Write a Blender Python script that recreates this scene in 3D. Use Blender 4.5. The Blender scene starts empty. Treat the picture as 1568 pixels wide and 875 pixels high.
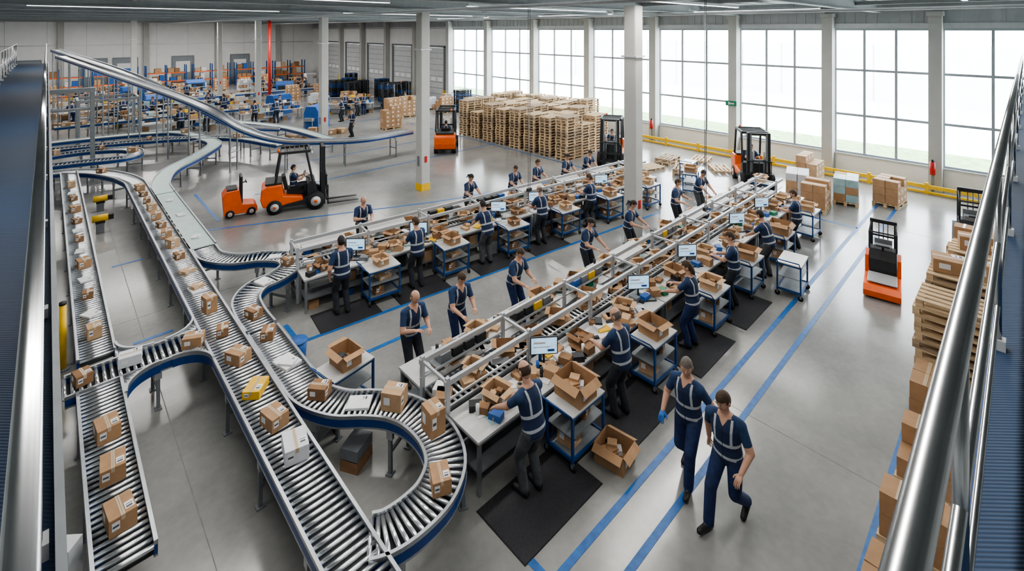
import bpy, math, random
import numpy as np
from mathutils import Matrix, Vector
random.seed(7)
R=random.random
def U(a,b): return a+(b-a)*R()
def T(x=0,y=0,z=0,rz=0.0,s=1.0):
    return Matrix.Translation((x,y,z))@Matrix.Rotation(math.radians(rz),4,'Z')@Matrix.Scale(s,4)

# ------------------------------------------------------------------ materials
MATS={}
def mat(name,col,rough=0.5,metal=0.0,var=0.12,scale=6.0,bump=0.0,emit=0.0,stretch=(1,1,1),detail=4):
    if name in MATS: return MATS[name]
    m=bpy.data.materials.new(name); m.use_nodes=True
    nt=m.node_tree; b=nt.nodes['Principled BSDF']
    b.inputs['Roughness'].default_value=rough
    b.inputs['Metallic'].default_value=metal
    tc=nt.nodes.new('ShaderNodeTexCoord'); mp=nt.nodes.new('ShaderNodeMapping')
    mp.inputs['Scale'].default_value=stretch
    nz=nt.nodes.new('ShaderNodeTexNoise'); nz.inputs['Scale'].default_value=scale; nz.inputs['Detail'].default_value=detail
    nt.links.new(tc.outputs['Object'],mp.inputs['Vector']); nt.links.new(mp.outputs['Vector'],nz.inputs['Vector'])
    cr=nt.nodes.new('ShaderNodeValToRGB')
    cr.color_ramp.elements[0].position=0.3; cr.color_ramp.elements[1].position=0.7
    cr.color_ramp.elements[0].color=(*[c*(1-var) for c in col],1)
    cr.color_ramp.elements[1].color=(*[min(1,c*(1+var)) for c in col],1)
    nt.links.new(nz.outputs['Fac'],cr.inputs['Fac']); nt.links.new(cr.outputs['Color'],b.inputs['Base Color'])
    if bump>0:
        bp=nt.nodes.new('ShaderNodeBump'); bp.inputs['Strength'].default_value=bump; bp.inputs['Distance'].default_value=0.02
        nt.links.new(nz.outputs['Fac'],bp.inputs['Height']); nt.links.new(bp.outputs['Normal'],b.inputs['Normal'])
    if emit>0:
        b.inputs['Emission Strength'].default_value=emit
        nt.links.new(cr.outputs['Color'],b.inputs['Emission Color'])
    MATS[name]=m; return m
ALU=mat('aluminium',(.42,.44,.46),.35,.85,.1)
STEEL=mat('polished_steel',(.62,.63,.64),.24,1.0,.08,3)
ROLL=mat('roller_steel',(.70,.72,.74),.27,.9,.10,9)
GREYP=mat('grey_painted_steel',(.20,.215,.23),.45,.3,.1)
LGREY=mat('light_grey_steel',(.50,.52,.53),.4,.3,.06)
BLUE=mat('blue_paint',(.014,.065,.21),.4,.1,.1)
BLUEL=mat('blue_floor_tape',(.018,.115,.34),.4,0,.22,9)
NAVYR=mat('blue_side_guard',(.010,.050,.20),.38,.1,.1)
DARK=mat('dark_frame',(.022,.024,.027),.55,.1,.2)
JOINT=mat('joint_sealant',(.15,.15,.145),.7,0,.2)
BLACK=mat('black_rubber',(.012,.012,.014),.7,0,.2)
MATM=mat('anti_fatigue_mat',(.022,.022,.026),.75,0,.25,40,.3)
CARD=mat('cardboard',(.37,.222,.12),.8,0,.12,5,.05)
CARD2=mat('cardboard_light',(.46,.30,.175),.8,0,.12,5,.05)
CARD3=mat('cardboard_dark',(.25,.14,.072),.85,0,.15,5,.05)
TAPE=mat('packing_tape',(.48,.37,.25),.3,0,.05)
WHITE=mat('white_paper',(.70,.71,.72),.6,0,.04)
WBOX=mat('white_carton',(.60,.61,.64),.6,0,.06)
YBOX=mat('yellow_carton',(.70,.43,.03),.55,0,.08)
INK=mat('label_ink',(.08,.08,.09),.6,0,.1)
TABLE=mat('grey_white_laminate',(.52,.52,.51),.35,0,.05)
SHELFW=mat('grey_white_beam',(.46,.48,.50),.35,.3,.05)
ORANGE=mat('orange_paint',(.75,.12,.015),.35,.05,.08)
YELL=mat('yellow_paint',(.78,.48,.02),.45,0,.1)
RED=mat('red_paint',(.50,.02,.015),.4,0,.1)
CONC=mat('column_concrete',(.46,.46,.44),.75,0,.05,1.5,.04)
WOOD=mat('pallet_wood',(.54,.40,.25),.8,0,.25,4,.1,stretch=(1,6,6))
WOOD2=mat('pallet_wood_weathered',(.37,.28,.19),.85,0,.25,4,.1,stretch=(1,6,6))
WALLM=mat('wall_panel',(.80,.81,.80),.7,0,.03,1.5)
BANDM=mat('upper_wall_cladding',(.42,.44,.45),.6,.1,.06,2)
CEIL=mat('ceiling_sheet',(.36,.38,.39),.7,.1,.06,2)
BEAM=mat('roof_beam',(.34,.36,.37),.6,.1,.06)
DOORM=mat('dock_door_panel',(.60,.62,.63),.5,.1,.06,2)
DOORD=mat('personnel_door_panel',(.24,.27,.29),.5,.1,.06,2)
FRAME=mat('window_frame',(.34,.38,.40),.4,.3,.05)
BELT=mat('pale_belt',(.40,.52,.50),.35,0,.08,4)
BELTG=mat('grey_belt',(.26,.28,.29),.5,0,.1,4)
SCREEN=mat('screen_glow',(.40,.62,.82),.3,0,.25,14,emit=.9)
GRASS=mat('grass',(.25,.38,.17),.9,0,.3,3,.3)
YARD=mat('yard_concrete',(.80,.80,.78),.9,0,.04,1)
FACADE=mat('pale_facade',(.85,.86,.87),.8,0,.03,1)
LAMP=mat('lamp_diffuser',(1,1,1),.5,0,0,1,emit=3)
GREENP=mat('green_plastic',(.02,.20,.11),.5,0,.1)
TOTE=mat('blue_tote',(.02,.10,.34),.5,0,.1)
TEAL=mat('teal_film',(.30,.44,.46),.4,0,.15)
SKIN=mat('skin',(.46,.27,.19),.55,0,.06,20)
HAIRB=mat('hair_brown',(.05,.028,.015),.7,0,.3,60,.4)
HAIRD=mat('hair_black',(.015,.012,.010),.7,0,.3,60,.4)
HAIRG=mat('hair_grey',(.12,.10,.085),.7,0,.3,60,.4)
SHIRT=mat('navy_shirt',(.015,.038,.10),.85,0,.25,9,.5)
TRD=mat('dark_trousers',(.022,.026,.034),.85,0,.3,9,.8)
TRG=mat('grey_trousers',(.065,.07,.078),.85,0,.3,9,.8)
TRB=mat('blue_trousers',(.010,.024,.085),.85,0,.3,9,.8)
SHOE=mat('black_shoe',(.012,.012,.013),.5,0,.1)
GLOVE=mat('blue_glove',(.03,.14,.45),.6,0,.1)
EYEW=mat('eye_white',(.55,.50,.47),.3,0,0)
LIP=mat('lip',(.36,.13,.10),.5,0,.05)

class NG:   # tiny node helper
    def __init__(s,name):
        s.m=bpy.data.materials.new(name); s.m.use_nodes=True; s.nt=s.m.node_tree; s.b=s.nt.nodes['Principled BSDF']; s.b.inputs['Roughness'].default_value=.8
    def attr(s,n):
        a=s.nt.nodes.new('ShaderNodeAttribute'); a.attribute_name=n; return a.outputs['Fac']
    def op(s,o,a,b=None):
        n=s.nt.nodes.new('ShaderNodeMath'); n.operation=o
        for i,x in enumerate((a,b)):
            if x is None: continue
            if isinstance(x,(int,float)): n.inputs[i].default_value=x
            else: s.nt.links.new(x,n.inputs[i])
        return n.outputs[0]
    def band(s,x,a,b): return s.op('MULTIPLY',s.op('GREATER_THAN',x,a),s.op('LESS_THAN',x,b))
    def mix(s,f,a,b):
        n=s.nt.nodes.new('ShaderNodeMix'); n.data_type='RGBA'; s.nt.links.new(f,n.inputs[0])
        for i,x in((6,a),(7,b)):
            if isinstance(x,tuple): n.inputs[i].default_value=(*x,1)
            else: s.nt.links.new(x,n.inputs[i])
        return n.outputs[2]
    def fin(s,c,bump=.5):
        s.nt.links.new(c,s.b.inputs['Base Color']); nz=s.nt.nodes.new('ShaderNodeTexNoise'); nz.inputs['Scale'].default_value=9
        tc=s.nt.nodes.new('ShaderNodeTexCoord'); s.nt.links.new(tc.outputs['Object'],nz.inputs['Vector'])
        bp=s.nt.nodes.new('ShaderNodeBump'); bp.inputs['Strength'].default_value=bump; bp.inputs['Distance'].default_value=.02
        s.nt.links.new(nz.outputs['Fac'],bp.inputs['Height']); s.nt.links.new(bp.outputs['Normal'],s.b.inputs['Normal']); return s.m
def vest_material():
    g=NG('hi_vis_navy_vest'); t=g.attr('bt'); x=g.op('ABSOLUTE',g.attr('bx')); y=g.attr('by')
    bands=g.op('MAXIMUM',g.band(t,.0,.042),g.band(t,.17,.212))
    strap=g.op('MULTIPLY',g.band(x,.087,.115),g.band(t,.212,.5))
    c=g.mix(g.op('MAXIMUM',bands,strap),(.011,.024,.068),(.40,.43,.46))
    zip_=g.op('MULTIPLY',g.op('LESS_THAN',x,.004),g.op('GREATER_THAN',y,0.0)); c=g.mix(zip_,c,(.005,.006,.01))
    neck=g.op('MAXIMUM',g.op('GREATER_THAN',t,.505),g.op('MULTIPLY',g.op('GREATER_THAN',y,0.0),g.op('LESS_THAN',x,g.op('MULTIPLY',g.op('SUBTRACT',t,.43),.7))))
    return g.fin(g.mix(neck,c,(.46,.27,.19)))
def arm_material():
    g=NG('short_sleeved_arm'); return g.fin(g.mix(g.op('GREATER_THAN',g.attr('ba'),.72),(.015,.038,.10),(.46,.27,.19)),.15)
VESTM=vest_material(); ARMM=arm_material()
def floor_mat():
    m=bpy.data.materials.new('polished_concrete'); m.use_nodes=True; nt=m.node_tree; b=nt.nodes['Principled BSDF']
    tc=nt.nodes.new('ShaderNodeTexCoord')
    n1=nt.nodes.new('ShaderNodeTexNoise'); n1.inputs['Scale'].default_value=.4; n1.inputs['Detail'].default_value=7; n1.inputs['Roughness'].default_value=.6
    n2=nt.nodes.new('ShaderNodeTexNoise'); n2.inputs['Scale'].default_value=9; n2.inputs['Detail'].default_value=5
    for n in (n1,n2): nt.links.new(tc.outputs['Object'],n.inputs['Vector'])
    mx=nt.nodes.new('ShaderNodeMath'); mx.operation='MULTIPLY_ADD'; mx.inputs[1].default_value=.2
    nt.links.new(n2.outputs['Fac'],mx.inputs[0]); nt.links.new(n1.outputs['Fac'],mx.inputs[2])
    cr=nt.nodes.new('ShaderNodeValToRGB'); e=cr.color_ramp.elements
    e[0].position=.40; e[0].color=(.180,.182,.177,1); e[1].position=.80; e[1].color=(.31,.306,.292,1)
    nt.links.new(mx.outputs[0],cr.inputs['Fac']); nt.links.new(cr.outputs['Color'],b.inputs['Base Color'])
    rr=nt.nodes.new('ShaderNodeMapRange'); rr.inputs['To Min'].default_value=.08; rr.inputs['To Max'].default_value=.28
    nt.links.new(n1.outputs['Fac'],rr.inputs['Value']); nt.links.new(rr.outputs[0],b.inputs['Roughness'])
    b.inputs['IOR'].default_value=1.6
    return m
FLOORM=floor_mat()
def deck_mat():
    m=bpy.data.materials.new('ribbed_blue_deck'); m.use_nodes=True; nt=m.node_tree; b=nt.nodes['Principled BSDF']
    tc=nt.nodes.new('ShaderNodeTexCoord'); w=nt.nodes.new('ShaderNodeTexWave'); w.inputs['Scale'].default_value=26; w.bands_direction='DIAGONAL'
    w.inputs['Distortion'].default_value=0
    nt.links.new(tc.outputs['Object'],w.inputs['Vector'])
    cr=nt.nodes.new('ShaderNodeValToRGB'); cr.color_ramp.elements[0].color=(.005,.020,.052,1); cr.color_ramp.elements[1].color=(.009,.037,.092,1)
    nt.links.new(w.outputs['Fac'],cr.inputs['Fac']); nt.links.new(cr.outputs['Color'],b.inputs['Base Color'])
    b.inputs['Roughness'].default_value=.65
    bp=nt.nodes.new('ShaderNodeBump'); bp.inputs['Strength'].default_value=.3; bp.inputs['Distance'].default_value=.005
    nt.links.new(w.outputs['Fac'],bp.inputs['Height']); nt.links.new(bp.outputs['Normal'],b.inputs['Normal'])
    return m
DECK=deck_mat()
def glass_mat():
    m=bpy.data.materials.new('window_glass'); m.use_nodes=True; nt=m.node_tree; nt.nodes.clear()
    o=nt.nodes.new('ShaderNodeOutputMaterial'); t=nt.nodes.new('ShaderNodeBsdfTransparent'); g=nt.nodes.new('ShaderNodeBsdfGlossy')
    g.inputs['Roughness'].default_value=.05; t.inputs['Color'].default_value=(.97,.99,.99,1)
    x=nt.nodes.new('ShaderNodeMixShader'); x.inputs[0].default_value=.04
    nt.links.new(t.outputs[0],x.inputs[1]); nt.links.new(g.outputs[0],x.inputs[2]); nt.links.new(x.outputs[0],o.inputs[0]); return m
GLASS=glass_mat()

# ------------------------------------------------------------------ mesh builder
class MB:
    def __init__(s): s.v=[];s.f=[];s.m=[];s.s=[];s.mats=[];s.M=Matrix.Identity(4)
    def mi(s,m):
        if m not in s.mats: s.mats.append(m)
        return s.mats.index(m)
    def add(s,vs,fs,m,smooth=False):
        o=len(s.v); i=s.mi(m)
        s.v.extend([tuple(p) for p in vs])
        for f in fs: s.f.append(tuple(o+k for k in f)); s.m.append(i); s.s.append(smooth)
    def box(s,c,sz,m,rz=0,Rm=None):
        hx,hy,hz=sz[0]/2,sz[1]/2,sz[2]/2
        pts=[Vector((x,y,z)) for x in(-hx,hx) for y in(-hy,hy) for z in(-hz,hz)]
        if Rm is None and rz: Rm=Matrix.Rotation(math.radians(rz),3,'Z')
        if Rm is not None: pts=[Rm@p for p in pts]
        c=Vector(c); pts=[p+c for p in pts]
        s.add(pts,[(0,1,3,2),(4,6,7,5),(0,4,5,1),(2,3,7,6),(0,2,6,4),(1,5,7,3)],m)
    def b2(s,x0,x1,y0,y1,z0,z1,m): s.box(((x0+x1)/2,(y0+y1)/2,(z0+z1)/2),(abs(x1-x0),abs(y1-y0),abs(z1-z0)),m)
    def loft(s,rings,m,smooth=True):
        n=len(rings[0]); vs=[p for r in rings for p in r]; fs=[]
        for i in range(len(rings)-1):
            for j in range(n):
                k=(j+1)%n; fs.append((i*n+j,i*n+k,(i+1)*n+k,(i+1)*n+j))
        fs.append(tuple(range(n-1,-1,-1))); fs.append(tuple((len(rings)-1)*n+j for j in range(n)))
        s.add(vs,fs,m,smooth)
    def cyl(s,p0,p1,r0,m,r1=None,n=12,smooth=True):
        if r1 is None: r1=r0
        p0=Vector(p0);p1=Vector(p1);d=(p1-p0).normalized()
        a=d.orthogonal().normalized(); b=d.cross(a)
        s.loft([[p+a*(r*math.cos(t))+b*(r*math.sin(t)) for t in [2*math.pi*j/n for j in range(n)]] for p,r in((p0,r0),(p1,r1))],m,smooth)
    def capsule(s,p0,p1,r0,r1,m,n=12,h=3):
        p0=Vector(p0);p1=Vector(p1);d=(p1-p0)
        d=d.normalized() if d.length>1e-6 else Vector((0,0,1))
        a=d.orthogonal().normalized(); b=d.cross(a); st=[]
        for i in range(h): 
            t=math.pi/2*(i+.35)/h; st.append((p0-d*r0*math.cos(t),r0*math.sin(t)))
        st.append((p0,r0)); st.append((p1,r1))
        for i in range(h-1,-1,-1):
            t=math.pi/2*(i+.35)/h; st.append((p1+d*r1*math.cos(t),r1*math.sin(t)))
        s.loft([[p+a*(r*math.cos(t))+b*(r*math.sin(t)) for t in [2*math.pi*j/n for j in range(n)]] for p,r in st],m)
    def ell(s,c,r,m,n=12,k=8,fn=None,Rm=None):
        c=Vector(c); rings=[]
        for i in range(k+1):
            ph=-math.pi/2+math.pi*(i+.0)/k
            if i==0: ph+=.05
            if i==k: ph-=.05
            ring=[]
            for j in range(n):
                th=2*math.pi*j/n
                p=Vector((r[0]*math.cos(ph)*math.cos(th),r[1]*math.cos(ph)*math.sin(th),r[2]*math.sin(ph)))
                if fn: p=fn(p)
                if Rm is not None: p=Rm@p
                ring.append(c+p)
            rings.append(ring)
        s.loft(rings,m)
    def prism(s,prof,x0,x1,m,smooth=False):
        n=len(prof); vs=[(x0,y,z) for y,z in prof]+[(x1,y,z) for y,z in prof]
        fs=[(i,(i+1)%n,n+(i+1)%n,n+i) for i in range(n)]+[tuple(range(n-1,-1,-1)),tuple(range(n,2*n))]
        s.add(vs,fs,m,smooth)
    def sweep(s,P,N,off,hw,zt,zb,m):
        rings=[]
        for p,n in zip(P,N):
            a=p+n*(off-hw); b=p+n*(off+hw)
            rings.append([Vector((a.x,a.y,p.z+zb)),Vector((b.x,b.y,p.z+zb)),Vector((b.x,b.y,p.z+zt)),Vector((a.x,a.y,p.z+zt))])
        s.loft(rings,m,False)
    def mesh(s,name):
        me=bpy.data.meshes.new(name); me.from_pydata(s.v,[],s.f)
        for m in s.mats: me.materials.append(m)
        me.polygons.foreach_set('material_index',s.m); me.polygons.foreach_set('use_smooth',s.s); me.update(); return me
    def obj(s,name,M=None,bevel=0,parent=None):
        return put(s.mesh(name),name,M,bevel,parent)
COL=bpy.context.scene.collection
def put(me,name,M=None,bevel=0,parent=None):
    o=bpy.data.objects.new(name,me); COL.objects.link(o)
    if parent: o.parent=parent
    if M is not None: o.matrix_world=M
    if bevel:
        b=o.modifiers.new('bevel','BEVEL'); b.width=bevel; b.segments=2; b.limit_method='ANGLE'; b.angle_limit=math.radians(40)
    return o

# ------------------------------------------------------------------ room shell
WU=26.6; VB=68.0; ZC=7.75; UL=-9.0; V0=-9.0
b=MB(); b.b2(UL,WU+.3,V0,VB+.3,-.2,0,FLOORM); b.obj('floor')
b=MB()
for v in range(-2,66,8): b.b2(UL+.3,WU-.3,v-.005,v+.005,.0,.0015,JOINT)
for u in (-4,1.5,8.7,20.3): b.b2(u-.005,u+.005,V0+.5,VB-.3,.0,.0015,JOINT)
b.obj('trim_floor_joints')
b=MB(); b.b2(UL,WU+.3,V0,VB+.3,ZC,ZC+.15,CEIL)
v=V0+.5
while v<VB: b.b2(UL+.2,WU,v,v+.10,ZC-.05,ZC,BANDM); v+=.9
b.obj('ceiling')
b=MB()
for v in (-2,4.5,10.5,15.2,20.2,25.3,30.7,36,42,48,54,60,65):
    b.b2(UL+.1,WU-.25,v-.11,v+.11,ZC-.42,ZC-.39,BEAM); b.b2(UL+.1,WU-.25,v-.03,v+.03,ZC-.39,ZC-.06,BEAM)
    b.b2(UL+.1,WU-.25,v-.11,v+.11,ZC-.08,ZC-.05,BEAM)
for u in (2,7,17,22): b.b2(u-.05,u+.05,V0+.3,VB-.1,ZC-.24,ZC-.1,BEAM)
for u in (-3,9.5,19.5): b.cyl((u,V0+.5,ZC-.5),(u,VB-.5,ZC-.5),.05,LGREY,n=8)
b.obj('trim_roof_beams')
bays=[-6.5,-2.2,2.6,6.4,10.7,15.4,20.3,25.4,30.7,36.0]
ZS=.9; ZT=6.65
b=MB(); b.b2(WU,WU+.3,V0,36,0,ZS,WALLM); b.b2(WU,WU+.3,V0,VB,ZT,ZC,BANDM)
b.b2(WU,WU+.3,V0,bays[0],ZS,ZT,WALLM)
b.b2(WU-.05,WU,V0,VB,ZT,ZT+.22,LGREY)
v=V0
while v<VB: b.b2(WU-.03,WU,v,v+.05,ZT+.22,ZC,BANDM); v+=.4
doors=[38.9,44.4,50,55.6,61.2]
segs=[36]+sum([[d-1.9,d+1.9] for d in doors],[])+[VB]
for i in range(0,len(segs),2): b.b2(WU,WU+.3,segs[i],segs[i+1],0,ZT,WALLM)
for d in doors: b.b2(WU,WU+.3,d-1.9,d+1.9,4.9,ZT,WALLM)
b.obj('wall_right')
b=MB()
for v in bays+[41.6,47.2,52.8,58.4,64]:
    b.b2(WU-.5,WU-.02,v-.21,v+.21,0,ZC-.42,CONC); b.b2(WU-.6,WU-.02,v-.26,v+.26,ZC-.6,ZC-.42,CONC)
b.obj('trim_wall_columns')
for i in range(len(bays)-1):
    v0=bays[i]+.2; v1=bays[i+1]-.2; b=MB(); x0=WU+.06; x1=WU+.16
    t=.05
    for z in (ZS+t,2.7,4.75,ZT-t): b.b2(x0,x1,v0,v1,z-t,z+t,FRAME)
    for k in range(4):
        v=v0+(v1-v0)*k/3; w=.06 if k in(0,3) else .045
        b.b2(x0-.02,x1,v-w,v+w,ZS,ZT,FRAME)
    b.b2(WU-.08,WU+.06,v0,v1,ZS-.04,ZS+.02,LGREY)
    b.b2(WU+.10,WU+.112,v0,v1,ZS,ZT,GLASS)
    b.obj('window_%d'%(i+1))
for i,d in enumerate(doors):
    b=MB(); b.b2(WU+.02,WU+.1,d-1.85,d+1.85,0,4.88,DOORM)
    for k in range(1,9): b.b2(WU+.005,WU+.02,d-1.85,d+1.85,k*.55-.015,k*.55+.015,GREYP)
    for s in(-1,1): b.b2(WU-.12,WU-.005,d+s*1.9-.1,d+s*1.9+.1,0,5.0,GREYP)
    b.b2(WU-.12,WU-.005,d-2,d+2,4.9,5.1,GREYP)
    for k in(-1,0,1): b.b2(WU,WU+.02,d+k*1.1-.35,d+k*1.1+.35,1.75,2.1,FACADE)
    b.b2(WU-.34,WU-.14,d-2.2,d-2.0,0,1.0,YELL)
    b.obj('door_%d'%(i+1))
b=MB(); b.b2(UL,WU,VB,VB+.3,0,ZC,WALLM)
u=UL
while u<WU: b.b2(u-.02,u+.02,VB-.02,VB,0,ZC-.4,LGREY); u+=3
b.b2(UL,WU,VB-.06,VB,4.9,5.0,LGREY); b.obj('wall_back')
b=MB()
for u in (-6,1,8,15,22): b.b2(u-.25,u+.25,VB-.4,VB-.01,0,ZC-.4,CONC)
b.obj('trim_back_columns')
for i,u in enumerate((-1.5,3.6,6.2,11.5,17.5)):
    b=MB(); b.b2(u-1,u+1,VB-.1,VB-.07,0,3.4,DOORD); b.b2(u-1.1,u+1.1,VB-.14,VB-.07,3.4,3.55,GREYP)
    for s in(-1,1): b.b2(u+s*1.05-.06,u+s*1.05+.06,VB-.14,VB-.07,0,3.4,GREYP)
    b.b2(u-.7,u+.7,VB-.12,VB-.1,1.6,2.9,FACADE)
    b.obj('door_%d'%(i+6))
b=MB(); b.b2(UL-.3,UL,V0,VB+.3,0,ZC,WALLM); b.obj('wall_left')
b=MB(); b.b2(UL,WU+.3,V0-.3,V0,0,ZC,WALLM); b.obj('wall_front_unseen')  # unseen wall behind the camera, added to keep sky light out for contrast
b=MB(); b.b2(-.03,0,-.28,.28,0,.26,GREENP); b.b2(-.034,-.03,-.16,.10,.09,.16,WHITE); b.b2(-.034,-.03,.06,.14,.06,.20,WHITE); b.obj('exit_sign',T(WU-.63,10.7,2.6))

def column(u,v,s=.42,base=None,name='concrete_column'):
    b=MB(); h=s/2; c=.03
    prof=[(-h+c,-h),(h-c,-h),(h,-h+c),(h,h-c),(h-c,h),(-h+c,h),(-h,h-c),(-h,-h+c)]
    b.loft([[Vector((x,y,z)) for x,y in prof] for z in(0,ZC-.43)],CONC,False)
    if base: b.loft([[Vector((x*1.07,y*1.07,z)) for x,y in prof] for z in(0,.28)],base,False)
    else: b.loft([[Vector((x*1.12,y*1.12,z)) for x,y in prof] for z in(0,.06)],GREYP,False)
    b.b2(-h-.05,h+.05,-h-.05,h+.05,5.75,5.8,LGREY)
    b.b2(-h-.03,-h,-.06,.06,1.0,1.4,GREYP); b.b2(-.05,.05,-h-.03,-h,1.15,1.4,RED)
    b.obj(name,T(u,v))
column(13.06,8.35); column(11.25,17.2,.42,YELL); column(11.9,28.8); column(12.7,44.0,.4); column(12.6,56,.4); column(5.2,50.9,.4)
b=MB(); b.cyl((0,0,0),(0,0,ZC-.1),.11,RED); b.cyl((0,0,.2),(0,0,.3),.16,RED); b.obj('red_sprinkler_pipe',T(14.7,47.6))

# exterior
b=MB(); b.b2(WU+.3,WU+90,-60,140,-.35,-.15,YARD); b.b2(WU+4.5,WU+8.5,-60,140,-.15,-.1,GRASS); b.obj('ground_yard')
b=MB(); b.b2(WU+30,WU+30.4,-60,140,-.15,5.2,FACADE)
for v in range(-58,140,4): b.b2(WU+29.96,WU+30,v,v+.08,-.15,5.2,LGREY)
b.obj('neighbouring_building')

# ------------------------------------------------------------------ floor markings
b=MB()
def line(u0,v0,u1,v1,w=.10):
    d=Vector((u1-u0,v1-v0,0)); L=d.length; ang=math.degrees(math.atan2(d.y,d.x))
    b.box(((u0+u1)/2,(v0+v1)/2,.003),(L,w,.003),BLUEL,ang)
line(4.30,3.9,24,3.9); line(4.35,3.9,4.35,4.95); line(3.6,3.34,24,3.34); line(3,1.39,22,1.39)
line(3.85,11.4,3.85,10.55); line(3.85,10.55,16,9.15,.1)
line(3.88,9.35,3.88,8.35); line(3.88,9.35,6.2,9.2)
line(4.28,19.2,4.28,22.9); line(3.7,18.6,10.8,15.6); line(10.8,15.6,20,13.0)
line(6,21.2,19,21.2,.08); line(8,24.8,18,24.8,.08); line(11,33,22,33,.08)
line(19.5,3.9,19.5,8.5); line(-1.5,12.9,.3,12.9);line(1.3,12.9,2.0,12.9); line(1.3,17.5,2,17.5)
line(18.5,14,18.5,30,.08)
b.obj('blue_floor_marking')

# ------------------------------------------------------------------ conveyors
def resample(pts,step,smooth):
    P=[Vector(p) for p in pts]
    if smooth and len(P)>2:
        Q=[]; E=[P[0]*2-P[1]]+P+[P[-1]*2-P[-2]]
        for i in range(1,len(E)-2):
            a,b_,c,d=E[i-1],E[i],E[i+1],E[i+2]
            for k in range(24):
                t=k/24
                Q.append(.5*((2*b_)+(-a+c)*t+(2*a-5*b_+4*c-d)*t*t+(-a+3*b_-3*c+d)*t**3))
        Q.append(P[-1]); P=Q
    out=[P[0]]; acc=0
    for i in range(1,len(P)):
        a=P[i-1]; seg=(P[i]-a).length; pos=0
        while acc+(seg-pos)>=step:
            pos+=step-acc; acc=0; out.append(a.lerp(P[i],pos/seg))
        acc+=seg-pos
    return out
def conveyor(pts,w=.55,z=.8,kind='roller',smooth=True,step=.1,leg=1.7,name='roller_conveyor',belt=BELTG,guard=0.03,depth=.16):
    pts=[(p[0],p[1],p[2] if len(p)>2 else z) for p in pts]
    P=resample(pts,step,smooth); N=[]
    for i in range(len(P)):
        d=P[min(i+1,len(P)-1)]-P[max(i-1,0)]; d.z=0; d.normalize(); N.append(Vector((-d.y,d.x,0)))
    b=MB(); hw=w/2
    for s in(-1,1):
        b.sweep(P,N,s*(hw+.022),.020,guard,-.022,ALU)
        b.sweep(P,N,s*(hw+.022),.017,-.022,-depth*.85,NAVYR)
        b.sweep(P,N,s*(hw+.022),.021,-depth*.85,-depth,ALU)
    b.sweep(P,N,0,hw,-.10,-.12,DARK)
    if kind=='roller':
        for p,n in zip(P,N): b.cyl(p-n*hw+Vector((0,0,-.028)),p+n*hw+Vector((0,0,-.028)),.029,ROLL,n=8)
    else: b.sweep(P,N,0,hw-.005,0,-.03,belt)
    k=max(2,int(leg/step)); idx=list(range(3,len(P)-2,k))
    for i in idx:
        p,n=P[i],N[i]; ang=math.degrees(math.atan2(n.y,n.x))
        for s in(-1,1):
            q=p+n*s*(hw+.01)
            b.box((q.x,q.y,(p.z-.13)/2),(.05,.05,p.z-.13),GREYP,ang); b.box((q.x,q.y,.01),(.12,.1,.02),GREYP,ang)
            b.box((q.x,q.y,p.z-.22),(.055,.1,.12),ALU,ang)
        b.box((p.x,p.y,p.z*.4),(w,.04,.04),GREYP,ang); b.box((p.x,p.y,p.z-.17),(w,.05,.05),GREYP,ang)
    b.obj(name)
conveyor([(2.42,3.6),(2.42,22.6)],smooth=False)
conveyor([(2.42,22.62),(2.38,23.6),(2.0,25),(1.2,26.4),(0,27.2),(-2.5,27.5)])
conveyor([(5.9,31),(6.2,28.6),(5.1,26.4),(3.7,24.4),(3.1,22.5),(3.02,21)],kind='belt',belt=BELT,name='belt_conveyor')
conveyor([(3.02,20.98),(3.02,15.1)],smooth=False,kind='belt',belt=BELT,name='belt_conveyor',leg=2)
conveyor([(3.02,15.05),(3.06,14.35),(3.45,13.75),(3.98,13.45),(4.38,13.0),(4.38,12.5),(3.95,12.15),(3.45,12.0),(3.12,11.6),(3.02,11.0),(3.02,10.2)],w=.48)
conveyor([(3.02,10.15),(3.02,9.2),(3.02,8.4),(3.05,7.85),(3.28,7.35),(3.62,7.02),(3.88,6.70),(4.03,6.3),(4.04,5.8),(3.88,5.38),(3.55,5.12),(3.18,5.05),(2.85,5.08),(2.62,5.2)],w=.48,leg=1.2,step=.085)
conveyor([(.64,26.9),(.64,11.3)],smooth=False,w=.46)
conveyor([(.2,10.72),(2.1,10.72)],smooth=False,w=.6,leg=.9)
conveyor([(.62,10.38),(.62,6.75)],smooth=False,w=.5)
b=MB()
def arc(cx,cy,r,a0,a1,z0=.66,z1=.85):
    P=[];N=[]
    for k in range(15):
        a=math.radians(a0+(a1-a0)*k/14); P.append(Vector((cx+r*math.cos(a),cy+r*math.sin(a),0))); N.append(Vector((math.cos(a),math.sin(a),0)))
    b.sweep(P,N,0,.02,z1,z0+.12,ALU); b.sweep(P,N,0,.017,z0+.12,z0-.02,NAVYR)
    return P
def fillet(cx,cy,r,a0,a1,corner):
    P=arc(cx,cy,r,a0,a1); vs=[(corner[0],corner[1],.79)]+[(p.x,p.y,.79) for p in P]
    vs2=[(x,y,.74) for x,y,_ in vs]; n=len(vs)
    b.add(vs+vs2,[tuple(range(n)),tuple(range(2*n-1,n-1,-1))],ALU)
    q=Vector((*corner,.795))
    for k in range(1,len(P)-1,2):
        a=q.lerp(P[k]+Vector((0,0,.795)),.25); e=P[k]+Vector((0,0,.795)); b.cyl(a,e,.018,ROLL,n=6)
fillet(1.43,11.58,.52,180,270,(.88,11.04)); fillet(1.60,11.58,.52,270,360,(2.14,11.04))
fillet(1.43,9.86,.52,90,180,(.88,10.40)); fillet(1.60,9.86,.52,0,90,(2.14,10.40))
b.obj('conveyor_corner_guard')
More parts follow.
